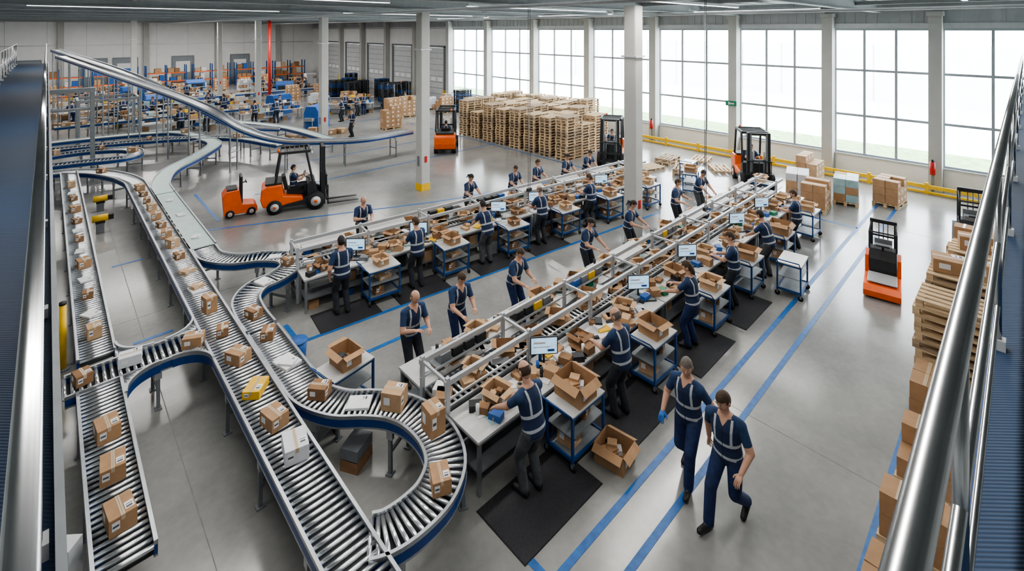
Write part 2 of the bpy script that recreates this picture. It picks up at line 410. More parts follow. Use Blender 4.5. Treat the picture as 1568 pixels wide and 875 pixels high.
conveyor([(-2.5,30.2),(1,31),(2.9,30),(2.7,28.3),(.8,28.6),(-2,29.0)],step=.14)
conveyor([(6.0,31.2),(5,33.4),(1.5,34.4),(-2.5,34.4)],step=.14,kind='belt',belt=BELT,name='belt_conveyor')
conveyor([(8.6,26.0),(7.2,29.5),(4.2,31.6),(-.5,32.6)],step=.16,name='roller_conveyor')
conveyor([(.6,40,5.0),(5.0,28.0,3.15),(6.6,25.2,2.0),(7.9,24.0,1.45),(9.5,23.3,1.25),(11.5,22.7,1.15),(14.2,22.9,1.12)],w=.5,kind='belt',leg=2.6,name='inclined_conveyor',guard=.07,depth=.13,belt=ALU)
conveyor([(.4,46,5.2),(3.8,36,3.8),(6.5,31.5,2.0),(7.6,30,1.3),(9.5,29,1.0)],w=.45,kind='belt',leg=2.6,name='inclined_conveyor',guard=.07,depth=.13,belt=ALU)
conveyor([(8.0,35.5),(10.2,30.5),(10.9,25.5)],w=.5,kind='belt',leg=2.5,name='belt_conveyor',belt=BELT)
conveyor([(0,48.8),(20,48.8)],smooth=False,w=.6,kind='belt',leg=3,step=.5,name='belt_conveyor')
conveyor([(.3,39.7),(11.2,39.7)],smooth=False,w=.6,kind='belt',leg=2.4,step=.5,name='belt_conveyor',belt=BELT)
b=MB()
for x in(-2.2,1.5):
    b.box((x,0,1.95),(.16,.16,3.9),GREYP); b.box((x,0,.02),(.3,.3,.04),GREYP)
b.box((-.35,0,3.85),(3.9,.18,.2),GREYP); b.box((-.35,0,3.0),(3.7,.1,.1),GREYP)
b.obj('steel_portal_frame',T(0,29.4))
b=MB()
for x in(0,2.6):
    for y in(0,2.0): b.box((x,y,1.35),(.1,.1,2.7),GREYP)
for y in(0,2.0): b.box((1.3,y,2.7),(2.7,.12,.14),GREYP)
for x in(0,2.6): b.box((x,1.,2.7),(.12,2.1,.14),GREYP)
b.obj('steel_support_frame',T(1.2,35.0))

# ------------------------------------------------------------------ cartons
def carton(w,l,h,m,label=True,tape=True):
    b=MB()
    b.loft([[Vector((x*k,y*k,z)) for x,y in((-w/2,-l/2),(w/2,-l/2),(w/2,l/2),(-w/2,l/2))] for z,k in((0,.985),(.01,1),(h-.01,1),(h,.985))],m,False)
    if tape:
        b.b2(-.025,.025,-l/2,l/2,h,h+.002,TAPE)
        b.b2(-.025,.025,-l/2-.002,-l/2,h-.07,h,TAPE); b.b2(-.025,.025,l/2,l/2+.002,h-.07,h,TAPE)
        b.b2(-.0015,.0015,-l/2,l/2,h+.002,h+.003,INK)
    if label:
        b.b2(w*.12,w*.44,-l*.35,-l*.02,h+.001,h+.003,WHITE); b.b2(w*.16,w*.38,-l*.3,-l*.22,h+.003,h+.0035,INK); b.b2(w*.16,w*.40,-l*.16,-l*.13,h+.003,h+.0035,INK)
        b.b2(-w*.4,-w*.12,-l/2-.003,-l/2,h*.35,h*.8,WHITE); b.b2(-w*.37,-w*.15,-l/2-.004,-l/2-.003,h*.5,h*.62,INK)
        b.b2(-w/2-.003,-w/2,l*.05,l*.35,h*.35,h*.75,WHITE)
    return b.mesh('cardboard_box')
def open_carton(w,l,h,m,fill=True):
    b=MB(); t=.006
    b.b2(-w/2,w/2,-l/2,l/2,0,t,m)
    for s in(-1,1):
        b.b2(s*w/2-t/2,s*w/2+t/2,-l/2,l/2,0,h,m); b.b2(-w/2,w/2,s*l/2-t/2,s*l/2+t/2,0,h,m)
        a=math.radians(U(0,60)); f=w*.30
        Rm=Matrix.Rotation(s*a,3,'Y'); d=Rm@Vector((s*f/2,0,0))
        b.box((s*w/2+d.x,0,h+d.z),(f,l*.98,.005),m,Rm=Rm)
        a=math.radians(U(0,65)); f=l*.26
        Rm=Matrix.Rotation(-s*a,3,'X'); d=Rm@Vector((0,s*f/2,0))
        b.box((0,s*l/2+d.y,h+d.z),(w*.98,f,.005),m,Rm=Rm)
    if fill:
        for k in range(6):
            mm=random.choice([WHITE,CARD3,CARD2,WBOX,DARK,CARD])
            b.box((U(-w*.25,w*.25),U(-l*.25,l*.25),h*U(.3,.6)),(w*.32,l*.3,h*.25),mm,U(0,90))
    b.b2(-w*.3,-w*.05,-l/2-.007,-l/2-.004,h*.3,h*.7,WHITE)
    return b.mesh('open_cardboard_box')
CB=[carton(.34,.44,.26,CARD),carton(.30,.36,.30,CARD2),carton(.40,.50,.22,CARD,True),carton(.26,.32,.2,CARD3),carton(.28,.34,.42,CARD),carton(.36,.3,.1,CARD2)]
WB=carton(.36,.46,.24,WBOX); YB=carton(.34,.46,.16,YBOX); WF=carton(.34,.44,.05,WHITE,True,False)
OB=[open_carton(.42,.5,.3,CARD),open_carton(.36,.44,.26,CARD2),open_carton(.5,.6,.36,CARD),open_carton(.34,.4,.24,CARD3)]
def cb(i,u,v,z=.802,r=0,s=1): return put(CB[i],'cardboard_box',T(u,v,z,r,s))
Z=.802
for v,r,i in((9.05,5,0),(8.2,-4,0),(7.35,6,0)): cb(i,.62,v,Z,r,.78)
cb(3,.42,10.7,Z,12,.85); put(WB,'white_carton',T(1.05,10.75,Z,80,.70)); cb(0,1.95,10.55,Z,62,.72)
for v,i,r in((12.15,1,4),(14.0,3,-5),(15.9,0,10),(17.9,3,0),(19.6,3,20),(20.9,0,8),(22.3,3,12),(24.2,1,5)): cb(i,.64,v,Z,r,.72)
for v,r in((13.1,30),(15.0,10),(17.0,-10),(18.8,3),(23.2,-8)): put(WF,'parcel_bag',T(.64,v,Z,r,.68))
for v,i,r in((7.62,0,12),(9.5,0,28),(10.55,3,-15),(11.6,4,10),(13.8,5,30),(14.8,3,8),(15.7,1,22),(16.6,0,-8),(17.5,3,12),(18.4,0,-6),(19.3,1,5),(20.3,3,-10),(21.2,3,14),(22.1,0,6)): cb(i,2.42,v,Z,r,.76)
put(WB,'white_carton',T(2.46,6.9,Z,-12,.84)); put(YB,'yellow_carton',T(2.42,8.5,Z,-40,.78))
put(WF,'parcel_bag',T(2.42,12.7,Z,5,.85)); cb(5,2.42,12.75,.848,20,.65)
cb(3,3.02,10.75,Z,20,.85); cb(3,3.02,9.85,Z,-30,.85); put(WF,'parcel_bag',T(3.02,8.85,Z,15,.9)); put(WF,'parcel_bag',T(3.02,8.8,.85,40,.6))
cb(3,3.13,7.72,Z,40,.9); put(WF,'blue_parcel',T(3.5,7.12,Z,50,.8))
cb(1,3.88,6.72,Z,35,.9); cb(4,4.05,5.92,Z,-5,.85); cb(0,3.62,5.14,Z,-25,.70)
cb(3,4.3,12.6,Z,10,.8); put(WF,'parcel_bag',T(3.6,12.05,Z,20,.8)); put(WF,'parcel_bag',T(4.2,13.2,Z,60,.65)); cb(3,1.6,25.8,Z,40,.9)
for v in(16,18.2,20): put(WF,'parcel_bag',T(3.02,v,Z,U(-30,30),.6))
for u,v in((1.9,31.0),(5.6,32.6),(3.9,31.9),(7.4,29.2),(2.95,29.2),(-.5,28.8),(.3,30.85)): cb(random.choice([0,1,3]),u,v,Z,U(0,90),.8)
for u in(.8,1.5,2.3,3,3.8,4.5,5.2,6,6.8,7.5,8.3,9,9.7,10.4): cb(random.choice([0,1,3,2]),u,39.7,Z,U(0,90),.9)

# ------------------------------------------------------------------ bench rows
def bench_row(L,d,cw,name,M):
    W=2*d+cw+.1; b=MB(); zt=.8
    for (ya,yb) in((0,d),(W-d,W)):
        x=0
        while x<L-.3:
            xe=min(x+1.72,L)
            b.b2(x,xe-.04,ya,yb,zt-.04,zt,TABLE); b.b2(x+.02,xe-.06,ya+.02,yb-.02,zt-.09,zt-.04,GREYP)
            b.b2(x+.05,xe-.1,ya+.05,yb-.03,.28,.31,GREYP)
            for xx in(x+.05,xe-.09):
                for yy in(ya+.04,yb-.04): b.b2(xx-.025,xx+.025,yy-.025,yy+.025,0,zt-.04,ALU)
            x=xe
    yc=W/2; n=int(L/.11)
    for i in range(n): b.cyl((i*.11+.05,yc-cw/2+.03,zt-.03),(i*.11+.05,yc+cw/2-.03,zt-.03),.028,ROLL,n=7)
    for s in(-1,1): b.b2(0,L,yc+s*(cw/2-.01)-.015,yc+s*(cw/2-.01)+.015,zt-.14,zt+.05,ALU)
    b.b2(0,L,yc-cw/2+.03,yc+cw/2-.03,zt-.12,zt-.1,DARK)
    for s in(-1,1):
        y=yc+s*(cw/2+.04)
        b.b2(-.05,L,y-.028,y+.028,1.22,1.30,SHELFW); b.b2(-.05,L,y-.012,y+.012,.98,1.01,SHELFW)
    x=0
    while x<=L:
        for s in(-1,1):
            y=yc+s*(cw/2+.04); b.b2(x-.03,x+.03,y-.03,y+.03,0,1.34,SHELFW)
        b.b2(x-.02,x+.02,yc-cw/2,yc+cw/2,1.24,1.28,SHELFW)
        b.b2(x-.03,x+.03,yc-cw/2,yc+cw/2,.2,.26,GREYP)
        x+=1.75
    x=.3
    while x<L-1.3:
        c=R()
        Rm=Matrix.Rotation(math.radians(24),3,'X')
        if c<.5: b.box((x+.5,yc+cw/2+.2,1.10),(1.1,.34,.02),TABLE,Rm=Rm)
        elif c<.85:
            for k in range(4): b.b2(x+.1+k*.26,x+.31+k*.26,yc+cw/2+.09,yc+cw/2+.3,.99,1.13,random.choice([TOTE,DARK,GREYP,YBOX]))
            b.b2(x,x+1.1,yc+cw/2+.06,yc+cw/2+.33,.965,.985,GREYP)
        x+=1.75
    b.obj(name,M); return W
def supplies(L,d,W,M,dens=7,name='packing_supplies'):
    b=MB()
    for (ya,yb) in((0,d),(W-d,W)):
        for k in range(int(L*dens)):
            x=U(.1,L-.2); y=U(ya+.12,yb-.1); r=U(0,180); c=R(); z=.8
            if c<.20: b.box((x,y,z+.006),(U(.15,.3),U(.12,.22),.012),WHITE,r)
            elif c<.36: b.box((x,y,z+.03),(U(.15,.26),U(.12,.2),.06),random.choice([CARD2,CARD,WBOX,CARD3]),r)
            elif c<.52:
                s=U(.07,.12); b.box((x,y,z+s*.7),(s*2,s*1.6,s*1.4),random.choice([CARD,CARD2,CARD3]),r)
            elif c<.60: b.cyl((x,y,z),(x,y,z+.05),.055,TAPE,n=14); b.cyl((x,y,z+.05),(x,y,z+.051),.035,DARK,n=12)
            elif c<.73: b.box((x,y,z+.05),(.2,.14,.1),random.choice([TOTE,GREYP,GREENP,DARK,DARK]),r)
            elif c<.83: b.box((x,y,z+.015),(.17,.07,.03),DARK,r)
            elif c<.88: b.box((x,y,z+.02),(.2,.26,.03),random.choice([YBOX,TEAL,TOTE]),r)
            elif c<.95: b.cyl((x,y,z),(x,y,z+.16),.03,random.choice([WHITE,TOTE,DARK]),n=10)
            else: b.box((x,y,z+.004),(.3,.2,.006),TEAL,r)
        for k in range(int(L*2.6)):
            x=U(.2,L-.3); y=U(ya+.18,yb-.15); s=U(.1,.17)
            b.box((x,y,.31+s*.8),(s*2,s*1.5,s*1.6),random.choice([CARD,CARD2,CARD3,CARD3,DARK,TOTE]),U(-8,8))
        for k in range(int(L*1.4)):
            x=U(.2,L-.3); y=U(ya+.18,yb-.15); s=U(.08,.13)
            b.box((x,y,s*.8),(s*2,s*1.5,s*1.6),random.choice([CARD,CARD3,DARK,TOTE]),U(-8,8))
    yc=W/2
    for k in range(int(L*3.4)):
        x=U(.1,L-.2)
        b.box((x,yc+U(-.1,.1),.80+.05),(U(.18,.34),U(.18,.28),.1),random.choice([CARD,CARD2,WHITE,WBOX,CARD,CARD3]),U(0,90))
    b.obj(name,M)
M2=T(4.38,5.30,0,0); W2=bench_row(14.6,.72,.6,'packing_bench_line',M2); supplies(14.6,.72,W2,M2,14)
M1=T(4.30,11.50,0,-6.5); W1=bench_row(13.2,.60,.5,'packing_bench_line',M1); supplies(13.2,.60,W1,M1,13)
def ob(i,M,x,y,z=.803,r=0,s=1.0): return put(OB[i],'open_cardboard_box',M@T(x,y,z,r,s))
for x,y,i,r in((.72,.42,1,10),(2.75,.42,3,0),(4.2,.42,1,20),(6.3,.4,0,-10),(7.9,.42,1,5),(9.4,.42,3,10),(10.9,.42,1,-12),(12.6,.4,0,7),(13.6,.42,1,0),
    (1.5,1.85,1,10),(3.2,1.8,0,-8),(4.4,1.85,3,30),(5.6,1.8,1,10),(6.9,1.8,1,-20),(8.6,1.85,0,14),(10.2,1.82,1,0),(11.6,1.82,0,35),(13.2,1.8,1,-9)):
    ob(i,M2,x,y,.803,r,.75)
for x,i,r in((.8,1,20),(1.5,0,50),(2.2,3,70),(2.9,0,35),(3.9,2,25),(5.1,3,10),(5.9,0,-30),(6.7,1,60),(7.5,1,15),(8.6,2,30),(9.4,3,0),(10.2,0,-22),(11.5,1,33),(12.2,3,0),(12.9,0,25)):
    ob(i,M2,x,1.07,.86,r,.64)
for x,y,i,r in((.5,.3,3,12),(2.3,.3,1,-10),(3.7,.3,0,6),(5.2,.3,1,20),(6.4,.3,3,0),(8.0,.3,0,-14),(9.6,.3,1,8),(11.3,.3,0,11),(12.4,.3,1,-8),
    (1.5,1.5,1,10),(3.3,1.5,0,-20),(5.0,1.5,3,10),(7.2,1.5,1,22),(9.2,1.5,0,0),(10.9,1.5,1,30),
    (1.2,.85,3,10),(2.5,.85,0,30),(3.6,.85,1,60),(4.8,.85,1,-30),(6.6,.85,0,15),(7.8,.85,3,0),(8.8,.85,1,40),(10.2,.85,0,22),(12,.85,1,0)):
    ob(i,M1,x,y,.803 if y!=.85 else .86,r,.66)
def monitor(M,r):
    b=MB(); b.box((0,0,.01),(.24,.18,.02),DARK); b.cyl((0,.03,.02),(0,.03,.25),.018,DARK)
    b.box((0,.01,.33),(.48,.035,.30),DARK); b.box((0,-.009,.33),(.45,.004,.27),SCREEN)
    b.box((-.08,-.012,.38),(.20,.002,.03),WHITE); b.box((-.04,-.012,.31),(.30,.002,.015),WHITE); b.box((.12,-.012,.25),(.12,.002,.04),TOTE)
    b.obj('computer_monitor',M@Matrix.Rotation(math.radians(r),4,'Z'),.004)
    k=MB(); k.box((0,0,.01),(.42,.14,.02),DARK); k.box((0,0,.022),(.39,.11,.006),GREYP); k.obj('computer_keyboard',M@T(.02,-.17,0,r))
for M,x,y,r in((M2,1.85,.46,-38),(M2,4.9,.50,-38),(M2,7.1,.5,-38),(M2,10.1,.5,-35),(M2,12.0,.5,-35),(M1,1.35,.42,-35),(M1,3.1,.42,-35),(M1,5.8,.42,-35),(M1,7.3,.42,-30),(M1,10.4,.42,-30)):
    monitor(M@T(x,y,.802),r)
def trolley_mesh(w=.8,l=.55,h=.82,top=True):
    b=MB()
    for x in(-w/2+.02,w/2-.02):
        for y in(-l/2+.02,l/2-.02):
            b.b2(x-.018,x+.018,y-.018,y+.018,.13,h,BLUE); b.cyl((x-.015,y,.06),(x+.015,y,.06),.06,BLACK,n=14); b.b2(x-.02,x+.02,y-.02,y+.02,.06,.13,GREYP)
    for z in(.2,h):
        for s in(-1,1):
            b.b2(-w/2,w/2,s*(l/2-.02)-.015,s*(l/2-.02)+.015,z-.05,z,BLUE); b.b2(s*(w/2-.02)-.015,s*(w/2-.02)+.015,-l/2,l/2,z-.05,z,BLUE)
    b.b2(-w/2+.02,w/2-.02,-l/2+.02,l/2-.02,.16,.18,GREYP)
    if top: b.b2(-w/2,w/2,-l/2,l/2,h-.012,h+.01,TABLE)
    b.b2(-w/2+.02,w/2-.02,-l/2+.02,l/2-.02,.48,.495,GREYP)
    b.cyl((-w/2,-l/2+.03,h),(-w/2-.12,-l/2+.03,h+.12),.012,BLUE,n=8); b.cyl((-w/2,l/2-.03,h),(-w/2-.12,l/2-.03,h+.12),.012,BLUE,n=8)
    b.cyl((-w/2-.12,-l/2+.03,h+.12),(-w/2-.12,l/2-.03,h+.12),.014,BLUE,n=8)
    return b.mesh('blue_trolley')
TR=trolley_mesh()
for k,(u,v,r,oi) in enumerate(((6.05,4.92,0,2),(8.35,4.90,0,0),(10.75,4.88,0,1),(12.85,4.9,0,0),(13.6,4.08,5,None),(15.1,4.85,0,2),(17.6,4.85,0,1),(3.74,8.12,10,0),(5.45,1.15,10,None),
     (18.9,9.4,20,0),(19.7,7.0,90,1),(20.3,10.2,10,None))):
    put(TR,'blue_trolley',T(u,v,0,r))
    if oi is not None: put(OB[oi],'open_cardboard_box',T(u,v,.832,r+U(-8,8),.85))
    if k in(0,1,2,5): cb(3,u+.1,v,.496,20,.9); cb(1,u-.15,v,.182,5,.8)
for x,oi in((1.6,1),(3.6,0),(5.7,3),(7.8,1),(9.9,0),(12.0,1)):
    put(TR,'blue_trolley',M1@T(x+.1,-.36)); put(OB[oi],'open_cardboard_box',M1@T(x+.1,-.36,.832,U(-10,10),.72)); put(CB[3],'cardboard_box',M1@T(x,-.36,.182,10,.9)); put(CB[5],'cardboard_box',M1@T(x+.15,-.36,.496,10,.9))
put(OB[2],'open_cardboard_box',T(6.3,4.36,0,8,.80))
def matob(u,v,w=1.6,l=.95,r=0):
    b=MB(); b.loft([[Vector((x*k,y*k,z)) for x,y in((-w/2,-l/2),(w/2,-l/2),(w/2,l/2),(-w/2,l/2))] for z,k in((.002,1),(.016,.98))],MATM,False); b.obj('anti_fatigue_mat',T(u,v,0,r))
for u in(5.05,7.35,9.75,11.9): matob(u,4.72)
for x in(.75,2.6,4.9,6.8): 
    p=M1@Vector((x+.05,-.55,0)); matob(p.x,p.y,1.4,.85,-6.5)

# ------------------------------------------------------------------ people
def ik(a,c,l1,l2,pole):
    a=Vector(a);c=Vector(c);d=c-a;L=d.length
    if L>l1+l2-.005: c=a+d.normalized()*(l1+l2-.005); d=c-a; L=d.length
    x=(l1*l1-l2*l2+L*L)/(2*L); h=math.sqrt(max(0,l1*l1-x*x)); n=d.normalized(); p=Vector(pole); p=p-n*p.dot(n); p.normalize()
    return a+n*x+p*h,c
def person_mesh(lean=10,twist=0,hl=(-.16,.42,1.0),hr=(.16,.42,1.0),fl=(-.11,.02,.09),fr=(.11,-.03,.09),pz=.91,hp=25,hy=0,trous=TRD,hair=HAIRB,style='short',glove=None,vox=.012,footpitch=(0,0),fem=False):
    b=MB(); a=math.radians(lean); d=Vector((0,math.sin(a),math.cos(a))); pel=Vector((0,-.25*math.sin(a),pz)); tw=math.radians(twist)
    segs=[]
    def cap(kind,p0,p1,r0,r1): segs.append((kind,Vector(p0),Vector(p1),r0,r1)); b.capsule(p0,p1,r0,r1,SKIN,14,4)
    sw=.162 if fem else .184
    st=[(-.13,.10,.10),(-.06,.175,.130),(.03,.184,.140),(.13,.170 if not fem else .148,.132),(.26,.184,.142),(.38,.194,.140),(.45,.167,.116),(.50,.11,.085),(.535,.07,.065)]
    rings=[]; info=[]
    for t,rx,ry in st:
        w=tw*max(0,min(1,t/.45)); lat=Vector((math.cos(w),math.sin(w),0)); fw=lat.cross(d)*-1
        c=pel+d*t; rings.append([c+lat*(rx*math.cos(q))+fw*(ry*math.sin(q)) for q in [2*math.pi*j/20 for j in range(20)]]); info.append((t,rx,ry))
    b.loft(rings,SKIN)
    lat=Vector((math.cos(tw),math.sin(tw),0))
    nb=pel+d*.52; hd=(d+Vector((0,.25,.6))).normalized(); hc=nb+hd*.175
    cap('neck',nb-d*.04,hc-hd*.05,.060,.055)
    hands=[]
    for s,w_t in((-1,hl),(1,hr)):
        sh=pel+d*.435+lat*s*sw
        el,wr=ik(sh,w_t,.285,.25,(s*.55,-.5,-.75))
        cap('sh',sh-lat*s*.07+d*.015,sh,.074,.070); cap('ua',sh,el,.066,.052); cap('fa',el,wr,.048,.031)
        hands.append((s,el,wr))
    for s,f,fp in((-1,fl,footpitch[0]),(1,fr,footpitch[1])):
        hip=pel+Vector((s*.090,0,-.03)); kn,an=ik(hip,f,.425,.41,(s*.08,1,.0))
        cap('th',hip,kn,.103,.077); cap('ca',kn,an+Vector((0,0,.01)),.075,.066)
        q=math.radians(fp); fd=Vector((s*.12,math.cos(q),math.sin(q))).normalized(); up=Vector((0,-math.sin(q),math.cos(q)))
        h0=an-fd*.035-up*.042; h1=an+fd*.165-up*.052
        cap('ft',h0,h1,.047,.038)
    me=b.mesh('tmp'); o=bpy.data.objects.new('tmp',me); COL.objects.link(o)
    rm=o.modifiers.new('r','REMESH'); rm.mode='VOXEL'; rm.voxel_size=vox; sm=o.modifiers.new('s','SMOOTH'); sm.factor=.5; sm.iterations=6
    dg=bpy.context.evaluated_depsgraph_get(); ev=o.evaluated_get(dg); m2=bpy.data.meshes.new_from_object(ev); bpy.data.objects.remove(o)
    n=len(m2.polygons); C=np.empty(n*3); m2.polygons.foreach_get('center',C); C=C.reshape(-1,3)
    vs=np.empty(len(m2.vertices)*3); m2.vertices.foreach_get('co',vs); vs=vs.reshape(-1,3)
    best=np.full(n,9.0); mi=np.zeros(n,int); out=MB()
    names={'skin':SKIN,'shirt':SHIRT,'vest':VESTM,'arm':ARMM,'tr':trous,'shoe':SHOE}
    ids={k:out.mi(m) for k,m in names.items()}
    ba=np.zeros(len(vs)); bd=np.full(len(vs),9.0)
    for kind,p0,p1,r0,r1 in segs:
        p0=np.array(p0);ax=np.array(p1)-p0; t=np.clip(((C-p0)@ax)/(ax@ax),0,1); dist=np.linalg.norm(C-(p0+t[:,None]*ax),axis=1)-(r0+(r1-r0)*t)
        k={'neck':'skin','sh':'shirt','ua':'arm','fa':'arm','th':'tr','ca':'tr','ft':'shoe'}[kind]
        mk=dist<best; best=np.where(mk,dist,best); mi=np.where(mk,ids[k],mi)
        if kind in('ua','fa'):
            t=((vs-p0)@ax)/(ax@ax); tc=np.clip(t,0,1); dist=np.linalg.norm(vs-(p0+tc[:,None]*ax),axis=1)-(r0+(r1-r0)*tc)
            val=t if kind=='ua' else 1+np.clip(t,-.1,1); mk=dist<bd; bd=np.where(mk,dist,bd); ba=np.where(mk,val,ba)
    tt=np.array([i[0] for i in info]); rxs=[i[1] for i in info]; rys=[i[2] for i in info]
    def tor(C):
        rel=C-np.array(pel); t=rel@np.array(d); w=tw*np.clip(t/.45,0,1); yy=rel[:,1]-t*d.y
        return t,rel[:,0]*np.cos(w)+yy*np.sin(w),-rel[:,0]*np.sin(w)+yy*np.cos(w)
    t,lx,ly=tor(C); rx=np.interp(t,tt,rxs); ry=np.interp(t,tt,rys)
    dist=(np.sqrt((lx/rx)**2+(ly/ry)**2)-1)*ry; dist=np.where((t<-.13)|(t>.55),9,dist)
    idx=np.where(t<-.09,ids['tr'],ids['vest'])
    mk=(dist<best-.004)|((np.abs(lx)<.15)&(t>-.09)&(t<.5)&(dist<.03)&(best>-.03)&(mi!=ids['skin'])&(mi!=ids['arm'])); mi=np.where(mk,idx,mi)
    out.v=[tuple(x) for x in vs]; out.f=[tuple(p.vertices) for p in m2.polygons]; out.m=[int(x) for x in mi]; out.s=[True]*n
    bpy.data.meshes.remove(m2)
    bt,bx,by=tor(vs)
    Rh=Matrix.Rotation(math.radians(hy),3,'Z')@Matrix.Rotation(-math.radians(hp),3,'X')
    def hf(p):
        x,y,z=p
        if z<0:
            k=-z/.122; x*=1-.34*k*k; y=y*(1-.25*k*k)+ .012*k
        if y>0: y*=.94
        return Vector((x,y,z))
    out.ell(hc,(.079,.101,.121),SKIN,20,16,hf,Rh)
    def H(p): return hc+Rh@(Vector(p)*1.02)
    out.loft([[H((sx*wd,yy,zz)) for sx,yy in((-1,.082),(0,.082+pr),(1,.082))] for zz,wd,pr in((.018,.008,.012),(-.012,.013,.028),(-.028,.017,.026),(-.034,.012,.006))],SKIN,True)
    for s in(-1,1):
        out.ell(H((s*.079,-.005,-.008)),(.010,.02,.032),SKIN,8,6,None,Rh)
        out.ell(H((s*.029,.083,.012)),(.011,.006,.005),EYEW,8,5,None,Rh); out.ell(H((s*.029,.088,.012)),(.005,.003,.005),INK,6,4,None,Rh)
        out.ell(H((s*.030,.087,.031)),(.019,.006,.004),hair,8,4,None,Rh)
    out.ell(H((0,.083,-.055)),(.022,.008,.006),LIP,8,4,None,Rh)
    n_=32;k_=28; hv=[];fs=[]
    for i in range(k_+1):
        ph=-math.pi/2+math.pi*i/k_
        for j in range(n_):
            th=2*math.pi*j/n_; g=1.08 if style!='bald' else 1.035
            p=hf(Vector((.079*math.cos(ph)*math.cos(th),.101*math.cos(ph)*math.sin(th),.121*math.sin(ph))))*g; p.z=max(p.z,-.085)
            hv.append(p)
    for i in range(k_):
        for j in range(n_):
            q=(i*n_+j,i*n_+(j+1)%n_,(i+1)*n_+(j+1)%n_,(i+1)*n_+j); c=sum((hv[t] for t in q),Vector())/4
            if style=='bald': keep=(c.y<.02 and -.05<c.z<.05)
            else: keep=(c.z>.062 and c.y<.09) or (c.y<-.012 and c.z>-.07) or (c.y<.03 and c.z>.01) or (c.z>.09)
            if keep: fs.append(q)
    out.add([hc+Rh@p for p in hv],fs,hair,True)
    if style=='long': out.ell(H((0,-.070,-.07)),(.075,.045,.12),hair,12,8,None,Rh)
    if style=='pony': out.ell(H((0,-.12,.0)),(.03,.035,.03),hair,10,6,None,Rh); out.capsule(H((0,-.13,0)),H((0,-.15,-.14)),.026,.012,hair,8)
    hm=glove or SKIN
    for s,el,wr in hands:
        fd=(wr-el).normalized(); up=Vector((0,0,1))
        sd=fd.cross(up).normalized(); nn=sd.cross(fd).normalized()
        inward=sd if sd.x*s<0 else -sd
        if abs(fd.z)>=.85: inward=Vector((0,1,0)); inward=(inward-fd*inward.dot(fd)).normalized(); nn=Vector((s,0,0)); nn=(nn-fd*nn.dot(fd)).normalized()
        rings=[]
        for t,hw,ht in((-.015,.026,.023),(.02,.034,.017),(.06,.042,.015),(.092,.039,.012)):
            c=wr+fd*t; rings.append([c+inward*(hw*math.cos(q))+nn*(ht*math.sin(q)) for q in [2*math.pi*j/10 for j in range(10)]])
        out.loft(rings,hm)
        for k,(off,ln) in enumerate(((.029,.07),(.010,.08),(-.010,.075),(-.029,.058))):
            p=wr+fd*.085+inward*off; cu=0.25
            for q,(fr_,rr) in enumerate(((.45,.0092),(.32,.0083),(.25,.0072))):
                dd=(fd*math.cos(cu)-nn*math.sin(cu)+inward*off*1.2).normalized(); p2=p+dd*ln*fr_; out.capsule(p,p2,rr,rr*.92,hm,7,2); p=p2; cu+=.38
        p=wr+fd*.025+inward*.028; p1=p+(fd*.6+inward*.75-nn*.25).normalized()*.042; p2=p1+(fd*.9+inward*.3-nn*.3).normalized()*.03
        out.capsule(p,p1,.0125,.0105,hm,8,2); out.capsule(p1,p2,.0105,.0085,hm,8,2)
    me=out.mesh('body'); N=len(me.vertices)
    for nm,arr in(('bt',bt),('bx',bx),('by',by),('ba',ba)):
        full=np.zeros(N,dtype=np.float32); full[:len(arr)]=arr; at=me.attributes.new(nm,'FLOAT','POINT'); at.data.foreach_set('value',full)
    return me
PM={}
PM['A']=person_mesh(lean=14,hl=(-.22,.46,1.0),hr=(.17,.48,.98),trous=TRG,hair=HAIRB,style='bald',hp=30,hy=-5,vox=.009)
PM['B']=person_mesh(lean=10,hl=(-.17,.42,1.06),hr=(.2,.44,.98),trous=TRD,hair=HAIRG,style='bald',hp=28,hy=15,vox=.010)
PM['C']=person_mesh(lean=8,hl=(-.22,.45,1.05),hr=(.12,.42,1.1),trous=TRB,hair=HAIRB,style='long',hp=22,hy=20,fem=True,vox=.011)
PM['D']=person_mesh(lean=6,twist=15,hl=(-.14,.38,1.12),hr=(.2,.40,1.05),trous=TRD,hair=HAIRB,hp=20,hy=25,vox=.011)
PM['E']=person_mesh(lean=20,hl=(-.15,.5,.93),hr=(.2,.5,.93),trous=TRG,hair=HAIRD,hp=30,hy=-10)
PM['F']=person_mesh(lean=3,hl=(-.26,.05,.86),hr=(.15,.36,1.12),trous=TRD,hair=HAIRD,hp=12,hy=0)
PM['G']=person_mesh(lean=12,hl=(-.13,.36,1.08),hr=(.15,.34,1.14),trous=TRD,hair=HAIRG,style='bald',hp=26,hy=0,vox=.010)
PM['H']=person_mesh(lean=12,hl=(-.2,.44,1.0),hr=(.16,.40,1.05),trous=TRD,hair=HAIRD,style='pony',hp=30,hy=10,fem=True)
PM['I']=person_mesh(lean=16,hl=(-.12,.40,1.06),hr=(.18,.42,1.02),trous=TRB,hair=HAIRB,hp=30,hy=-12)
PM['W1']=person_mesh(lean=6,twist=-10,hl=(-.30,-.12,.84),hr=(.28,.20,.92),fl=(-.09,.25,.095),fr=(.10,-.28,.15),pz=.885,hp=12,hy=15,trous=TRB,hair=HAIRG,footpitch=(6,-28),glove=GLOVE,vox=.009)
PM['W2']=person_mesh(lean=8,twist=12,hl=(-.28,.18,.90),hr=(.31,-.12,.83),fl=(-.10,-.30,.16),fr=(.09,.26,.095),pz=.885,hp=22,hy=-6,trous=TRB,hair=HAIRB,footpitch=(-30,6),vox=.009)
PM['S']=person_mesh(lean=-3,hl=(-.16,.42,.88),hr=(.16,.42,.88),fl=(-.14,.42,.12),fr=(.14,.44,.12),pz=.52,hp=5,trous=TRD,hair=HAIRD)
